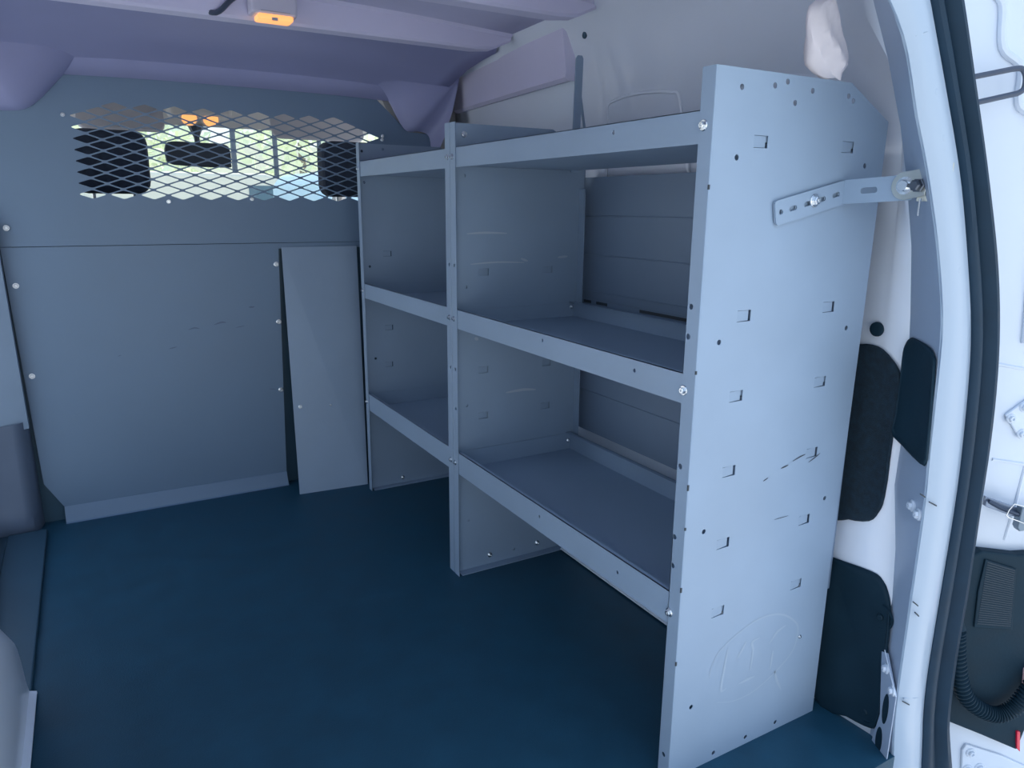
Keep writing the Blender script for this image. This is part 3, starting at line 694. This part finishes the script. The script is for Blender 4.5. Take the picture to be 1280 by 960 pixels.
for P, w_ in (([(.04, .872), (.09, .874), (.15, .872)], .005), ([(.05, .800), (.12, .803), (.20, .800)], .004), ([(.19, .81), (.21, .803)], .006), ([(.06, .62), (.07, .615)], .008), ([(.15, .47), (.20, .472), (.24, .468)], .007), ([(.30, .81), (.33, .812)], .006)):
    bm = bmesh.new(); flat_stroke(P, w_, Y1 - .0006); obj('rub_mark', bm, DUST2, pm)

far = thing('shelving_unit', 'grey steel three-tier shelf unit farther in, next to the bulkhead', 'shelving', (.18, 1.16, 0), 'shelving units along the right side')
Y1b, Y2 = .8295, 1.4965
pf_ = end_panel(far, Y1b, .025, [], [], [(.838, .80), (.838, .55)])
pe = end_panel(far, Y2, -.025, P2_HOLES, P2_TABS, [])
for k, (zl, zh) in enumerate(LV):
    s = obj('shelf', shelf_bm(Y1b + .003, Y2 - .002, zl, zh), GREY, far)
    if k: screw((.345, Y2 - .004, zl + .03), (0, -1, 0), s, .9)
for z in (1.045, .673, .309):
    screw((-.0005, .8395, z), (-1, 0, 0), pf_, 1.0); screw((-.0005, 1.486, z), (-1, 0, 0), pe, 1.0)
screw((.12, Y2 - .001, .02), (0, -1, 0), pe, 1)

# grey liner sheets behind the shelves with pressed lines
ln = thing('wall_liner', 'grey sheet with pressed horizontal lines on the body side behind the shelves', 'panel', (.397, .45, .33))
bm = bmesh.new()
prism(bm, [(.06, .338), (.853, .338), (.853, 1.010), (.06, 1.010)], YZ(.397), 0, .002)
for z in (.914, .816, .72, .57, .45): tube(bm, [(.3965, .06, z), (.3965, .853, z)], .0022, 6)
bx(bm, .390, .399, .02, .06, .24, 1.02); bx(bm, .386, .399, .853, .868, .24, 1.03)
obj('sheet', bm, LINER, ln)
bm = prism(bmesh.new(), [(.05, .685), (.853, .685), (.853, .700), (.05, .700)], YZ(.392), 0, .003)
rl = obj('rail', bm, LINER, ln)
for ya, yb in ((.80, .83), (.73, .775), (.10, .60)): obj('dark_slot', box(.3902, .3925, ya, yb, .690, .697), SCUFF, rl)

# =====================================================================
# STRAPS
# =====================================================================
st = thing('support_strap', 'slotted grey steel strap bolting the near end panel to the rear pillar', 'strap', (.21, -.004, .95))
def strap_plate(P0_, P1_, w_, slots, t=.003, round0=True):
    """flat bar from P0 to P1 lying in the vertical plane containing both"""
    P0_, P1_ = Vector(P0_), Vector(P1_); d = (P1_ - P0_); L_ = d.length; d.normalize(); n_ = Vector((d.y, -d.x, 0)).normalized()
    if n_.y > 0: n_ = -n_
    u = n_.cross(d).normalized()
    if u.z < 0: u = -u
    out = rrect(0, L_, -w_ / 2, w_ / 2, .006)
    return plate(out, slots, t, lambda a, b, q: P0_ + d * a + u * b + n_ * q)
z0 = .938
bm = strap_plate((.131, -.0025, .928), (.286, -.0025, .962), .036, [circ(.012, 0, .004)] + [rrect(a, a + .016, -.0035, .0035, .003) for a in (.030, .062, .094, .126)])
SE = Vector(STRAP_END)
me = bpy.data.meshes.new('t'); b2 = strap_plate((.282, -.0028, .961), tuple(SE), .036, [rrect(.030, .056, -.0045, .0045, .004)])
b2.to_mesh(me); b2.free(); bm.from_mesh(me)
obj('bar', bm, GREY, st, bevel=.0004)
screw((.213, -.006, .9475), (0, -1, 0), st, 1.5, 'bolt')
dv = (SE - Vector((.282, -.0028, .961))); dv.z = 0; dv.normalize(); nv = Vector((dv.y, -dv.x, 0))
if nv.y > 0: nv = -nv
Pb = SE - dv * .012 + Vector((0, 0, .002))
ff = lambda a, b, d: Pb + dv * a + Vector((0, 0, b)) + nv * d
out = [(-.020 * math.cos(t), .020 * math.sin(t)) for t in [math.radians(q) for q in range(-90, 91, 15)]] + [(.030, .024), (.030, -.014)]
bm = plate(out[:], [], .003, lambda a, b, d: ff(a, b, d + .004))
bk = obj('end_bracket', bm, GOLDZ, st, bevel=.0006)
b3 = lathe(bmesh.new(), [(.0125, .006), (.0125, .008), (.0085, .0085), (.0085, .0135), (.007, .015)], Matrix.Translation(Pb) @ nv.to_track_quat('Z', 'Y').to_matrix().to_4x4(), 18)
obj('bolt', b3, ZINC, st)
b3 = bmesh.new()
Q = Pb + dv * .028 + Vector((0, 0, .004))
bx(b3, 0, .003, -.03, .012, -.026, .026, Matrix.Translation(Q) @ Matrix.Rotation(math.radians(15), 4, 'Z'))
obj('pillar_tab', b3, GOLDZ, st, bevel=.0006)
b3 = lathe(bmesh.new(), [(.010, .0), (.010, .003), (.008, .004), (.008, .012), (.006, .014)], Matrix.Translation(Pb + dv * .020 + nv * .008) @ nv.to_track_quat('Z', 'Y').to_matrix().to_4x4(), 6)
obj('nut', b3, mat('dark_nut', (.12, .14, .17), .35, .8), st)
b3 = tube(bmesh.new(), [Pb + dv * .026 + nv * .01 + Vector((0, 0, -.018)), Pb + dv * .027 + nv * .012 + Vector((0, 0, -.042))], .0018, 6)
obj('wire_end', b3, ZINC, st)

s2 = thing('support_strap', 'upright dark grey strap above the middle of the shelves against the body side', 'strap', (.345, .815, 1.1))
bm = bmesh.new(); prism(bm, [(.334 - .012, 1.02), (.334 + .010, 1.02), (.350, 1.285), (.346, 1.292), (.334, 1.292), (.329, 1.285)], XZ(.806), 0, .004)
obj('bar', bm, GREY, s2, bevel=.0006)
bm = bmesh.new(); prism(bm, [(.352, 1.20), (.372, 1.10), (.372, 1.08), (.345, 1.20)], XZ(.812), 0, .004); obj('brace', bm, GREY, s2)

# =====================================================================
# PAPER, DOME LAMP
# =====================================================================
pw = thing('crumpled_paper_sleeve', 'white crumpled paper sleeve hanging from the roof above the near shelf panel', 'paper', (.21, .0, 1.39))
A_ = spline([(a, b, 0) for a, b in PAPER_OUT], 3, True)
ca = .207; cb = 1.17
rows = []
for k in range(13):
    t = k / 12; z = 1.122 + t * .108
    lx = [q.x for q in A_ if abs(q.y - z) < .008] or [.21, .22]
    x0, x1 = min(lx), max(lx); xc, hw = (x0 + x1) / 2, max(.004, (x1 - x0) / 2)
    rows.append([(xc + hw * math.cos(a) * (1 + .05 * math.sin(3 * a + t * 7)), .0 + .55 * hw * math.sin(a) * (1 + .18 * math.sin(5 * a + t * 9)), z + .003 * math.sin(2 * a + 4 * t)) for a in [i * 2 * math.pi / 20 for i in range(20)]])
bm = loft(bmesh.new(), rows, True); bm.verts.ensure_lookup_table()
bm.faces.new([bm.verts[i] for i in range(20)])
obj('sleeve', bm, PAPER, pw, smooth=True)
bm = tube(bmesh.new(), spline([(.205, 0, 1.228), (.212, .01, 1.25), (.215, .04, 1.30), (.20, .06, 1.36)], 4), .005, 8, rf=lambda i: max(.004, .014 - i * .0012))
obj('twisted_neck', bm, PAPER, pw, smooth=True)
bm = prism(bmesh.new(), [(.236, 1.163), (.252, 1.150), (.2555, 1.143), (.247, 1.132), (.236, 1.126)], XZ(-.008), 0, .012)
obj('folded_corner', bm, PAPER, pw, bevel=.002)

dl = thing('dome_lamp', 'small square roof lamp with a glowing amber lens under the front roof bow', 'lamp', (-.312, 1.115, 1.39))
bm = box(-.365, -.262, 1.085, 1.134, 1.356, 1.412); obj('housing', bm, HOUS, dl, bevel=.006)
bm = box(-.352, -.272, 1.083, 1.132, 1.345, 1.358); obj('lens', bm, AMBER, dl, bevel=.005)
bm = box(-.345, -.28, 1.0835, 1.086, 1.362, 1.364); bx(bm, -.322, -.309, 1.081, 1.086, 1.3445, 1.350); obj('switch', bm, VIS, dl)
cb_ = tube(bmesh.new(), spline([(-.372, 1.12, 1.402), (-.40, 1.118, 1.385), (-.435, 1.13, 1.355), (-.47, 1.17, 1.372)], 5), .006, 8)
tag(obj('lamp_cable', cb_, ROD, smooth=True), 'dark cable running down beside the roof lamp', 'cable')

# =====================================================================
# CAB seen through the mesh
# =====================================================================
bm = bmesh.new()
loft(bm, [[(x, 1.75, 1.40), (x, 2.1, 1.37), (x, 2.45, 1.32), (x, 2.62, 1.245)] for x in (-1.02, -.6, 0, .42)])
struct('trim_18', bm, CABL, smooth=True)
bm = bmesh.new()
for s in (-1, 1):
    x = CX + s * .76
    bx(bm, min(x, x + s * .03), max(x, x + s * .03), 1.75, 3.2, -.2, .86)
    bx(bm, min(x - s * .06, x + s * .03), max(x - s * .06, x + s * .03), 1.74, 1.86, .8, 1.40)
    tube(bm, [(CX + s * .66, 2.60, 1.26), (CX + s * .74, 3.25, .86)], .035, 8)
    tube(bm, [(CX + s * .72, 1.80, 1.36), (CX + s * .68, 2.60, 1.26)], .03, 8)
bx(bm, -1.05, .45, 1.75, 3.3, -.25, -.2)
for s in (1, -1): prism(bm, [(CX + s * (a - CX), b) for a, b in [(.11, 1.40), (.20, 1.215), (.235, .86), (.44, .86), (.44, 1.40)]], XZ(1.715), 0, .02)
struct('trim_19', bm, CABL)
bm = bmesh.new(); loft(bm, [[(x, 2.75, .70), (x, 2.76, .86), (x, 2.85, .90), (x, 3.25, .86), (x, 3.25, .3)] for x in (-1.05, -.3, .45)])
struct('trim_20', bm, mat('dashboard', (.05, .06, .08), .7), smooth=True)
bm = bmesh.new(); loft(bm, [[(x, 2.62, 1.245), (x, 2.95, 1.06), (x, 3.27, .865)] for x in (-.96, -.3, .36)])
struct('window_1', bm, GLASS, smooth=True)
# mirror
mr = thing('rear_view_mirror', 'dark rear-view mirror on a short stem behind the mesh window', 'mirror', (-.30, 2.60, 1.23))
f3 = XZ(2.585)
bm = prism(bmesh.new(), smooth_out([(-.425, 1.165), (-.40, 1.180), (-.31, 1.180), (-.21, 1.178), (-.182, 1.160), (-.180, 1.10), (-.20, 1.085), (-.40, 1.090), (-.428, 1.12)], 3), f3, 0, .03)
obj('mirror_head', bm, MIRR, mr, bevel=.006)
bm = tube(bmesh.new(), [(-.30, 2.61, 1.165), (-.303, 2.61, 1.20), (-.304, 2.61, 1.245)], .011, 8, rf=lambda i: (.011, .011, .030)[i]); obj('stem', bm, MIRR, mr, smooth=True)
# map lights
for x, lb in ((-.352, 'left'), (-.275, 'right')):
    t = thing('map_light', f'small amber cab map light above the mirror, the {lb} one of the pair', 'lamp', (x, 2.40, 1.25), 'cab map lights')
    obj('lens', lathe(bmesh.new(), [(.028, 0), (.026, .008), (.010, .012)], frame_from((x, 2.395, 1.252), (0, -.8, -.6)), 16), AMBER, t, smooth=True)
    obj('bezel', lathe(bmesh.new(), [(.034, -.03), (.034, .002), (.030, .004)], frame_from((x, 2.397, 1.254), (0, -.8, -.6)), 16), CABL, t, smooth=True)
bm = box(-.42, -.20, 2.36, 2.50, 1.262, 1.33); struct('trim_21', bm, CABL, bevel=.012)
# visors
for x0, x1, lb in ((-.73, -.44, 'left'), (-.05, .33, 'right')):
    bm = bmesh.new(); M = Matrix.Translation(((x0 + x1) / 2, 2.40, 1.245)) @ Matrix.Rotation(math.radians(-28), 4, 'X')
    hw = (x1 - x0) / 2; prism(bm, rrect(-hw, hw, -.055, .055, .03), lambda a, b, d: M @ Vector((a, d, b)), -.009, .009)
    o = obj('sun_visor', bm, VIS, bevel=.004, loc=M.translation); tag(o, f'grey sun visor folded down at the {lb} of the cab behind the mesh', 'visor', 'cab sun visors')
# seats
for x0, x1, lb in ((-.760, -.540, 'left'), (.022, .250, 'right')):
    xc = (x0 + x1) / 2
    s = thing('cab_seat', f'dark fabric cab seat with tall headrest seen through the {lb} end of the mesh', 'seat', (xc, 2.0, 0), 'cab seats')
    def cushion(cx, cy, cz, hx, hy, hz, r):
        bm = bmesh.new(); bx(bm, cx - hx, cx + hx, cy - hy, cy + hy, cz - hz, cz + hz); return bm
    bm = prism(bmesh.new(), rrect(x0, x1, .966, 1.160, .04), XZ(1.93), 0, .10); obj('headrest', bm, FABRIC, s, bevel=.02)
    for dx in (-.055, .06): obj('headrest_post', tube(bmesh.new(), [(xc + dx, 1.98, .90), (xc + dx, 1.98, 1.0)], .006, 8), ZINC, s)
    bm = prism(bmesh.new(), rrect(xc - .25, xc + .25, .22, .925, .07), XZ(1.92), 0, .14); obj('backrest', bm, FABRIC, s, bevel=.03)
    bm = prism(bmesh.new(), rrect(xc - .25, xc + .25, .10, .26, .05), XZ(2.0), 0, .50); obj('seat_cushion', bm, FABRIC, s, bevel=.02)
    bm = box(xc - .2, xc + .2, 1.98, 2.42, -.2, .11); obj('seat_base', bm, BLKP, s, bevel=.01)

# =====================================================================
# OUTSIDE
# =====================================================================
bm = bmesh.new(); loft(bm, [[(x, y, -.55) for y in (-40, 0, 40, 60)] for x in (-50, 0, 50)])
struct('ground', bm, ASPH)
def vehicle(x, y, m, label, hgt=1.95, L_=4.4, w_=1.8, rot=0):
    t = thing('parked_van', label, 'van', (x, y, -.55))
    t.rotation_euler = (0, 0, rot)
    def P(name, bm, mm, **k):
        o = obj(name, bm, mm, **k); o.parent = t; return o
    side = [(-L_ / 2, .35), (L_ / 2, .35), (L_ / 2, .95), (L_ / 2 - .75, 1.12), (L_ / 2 - 1.35, hgt - .08), (L_ / 2 - 1.6, hgt), (-L_ / 2 + .15, hgt), (-L_ / 2, hgt - .15)]
    P('body', prism(bmesh.new(), side, lambda a, b, d: Vector((a, d, b)), -w_ / 2, w_ / 2), m, bevel=.06)
    wn_ = [(L_ / 2 - 1.45, hgt - .2), (L_ / 2 - .95, 1.18), (L_ / 2 - 1.9, 1.18), (L_ / 2 - 1.9, hgt - .2)]
    P('side_window', prism(bmesh.new(), wn_, lambda a, b, d: Vector((a, d, b)), -w_ / 2 - .01, -w_ / 2 + .01), DGL)
    P('side_window', prism(bmesh.new(), wn_, lambda a, b, d: Vector((a, d, b)), w_ / 2 - .01, w_ / 2 + .01), DGL)
    P('windscreen', prism(bmesh.new(), [(L_ / 2 - .78, 1.13), (L_ / 2 - 1.33, hgt - .12), (L_ / 2 - 1.31, hgt - .12), (L_ / 2 - .76, 1.13)], lambda a, b, d: Vector((a, d, b)), -w_ / 2 + .12, w_ / 2 - .12), DGL)
    for a in (-L_ / 2 + .8, L_ / 2 - .8):
        for d in (-w_ / 2 + .1, w_ / 2 - .1):
            P('wheel', lathe(bmesh.new(), [(.2, -.1), (.32, -.09), (.32, .09), (.2, .1)], frame_from((a, d, .33), (0, 1, 0)), 20), TYRE)
    return t
vehicle(-3.4, 11.5, BLUEV, 'pale blue van parked beyond the windscreen, seen left of the mirror', 1.98, rot=.2)
vehicle(1.6, 13.5, BEIV, 'beige van parked beyond the windscreen, seen right of the mirror', 2.0, rot=-.15)
vehicle(3.9, 9.5, BLUEV, 'blue van parked close ahead, seen at the right end of the mesh', 1.90, rot=.1)
def tree(x, y, h, r, label):
    t = thing('street_tree', label, 'tree', (x, y, -.55), 'trees beyond the vans')
    o = obj('trunk', tube(bmesh.new(), [(0, 0, 0), (.05, 0, h * .3), (0, .05, h * .6)], .16, 8, rf=lambda i: .16 - .04 * i), BARK); o.parent = t
    bm = bmesh.new()
    for k in range(260):
        d = Vector((random.gauss(0, 1), random.gauss(0, 1), random.gauss(0, 1))).normalized() * r * random.random() ** .4
        d.z *= .8; c = Vector((0, 0, h * .66)) + d
        M = Matrix.Translation(c) @ Euler((random.random() * 6, random.random() * 6, 0)).to_matrix().to_4x4()
        s_ = random.uniform(.16, .32); v = [bm.verts.new(M @ Vector(p)) for p in ((-s_, 0, 0), (0, -s_ * .5, .05), (s_, 0, 0), (0, s_ * .5, .05))]; bm.faces.new(v)
    o = obj('foliage', bm, LEAF); o.parent = t; o['kind'] = 'stuff'
for i, (x, y, h, r) in enumerate(((-5.5, 21, 5.0, 1.8), (-2.2, 23, 5.4, 2.0), (1.9, 27, 4.6, 1.7), (4.6, 20, 5.2, 1.9), (8.0, 23, 5.6, 2.1))):
    tree(x, y, h, r, ['pale leafy tree at the far left beyond the windscreen', 'pale leafy tree left of centre beyond the windscreen', 'pale leafy tree just right of the mirror beyond the windscreen', 'pale leafy tree at the right beyond the windscreen', 'pale leafy tree at the far right beyond the windscreen'][i])
bm = box(-14, 22, 30, 31, -.55, 3.2); o = obj('boundary_wall', bm, SIDE); tag(o, 'long cream wall across the back of the lot beyond the trees', 'wall')
for i, x in enumerate((1.9, 2.9, 4.1)):
    o = obj('sign_pole', tube(bmesh.new(), [(x, 14.5 + i, -.55), (x, 14.5 + i, 4.2)], .05, 8), ROD); tag(o, ['thin dark pole right of the mirror, leftmost of the three poles', 'thin dark pole in the middle of the three poles outside', 'thin dark pole at the right of the three poles outside'][i], 'pole', 'poles outside')
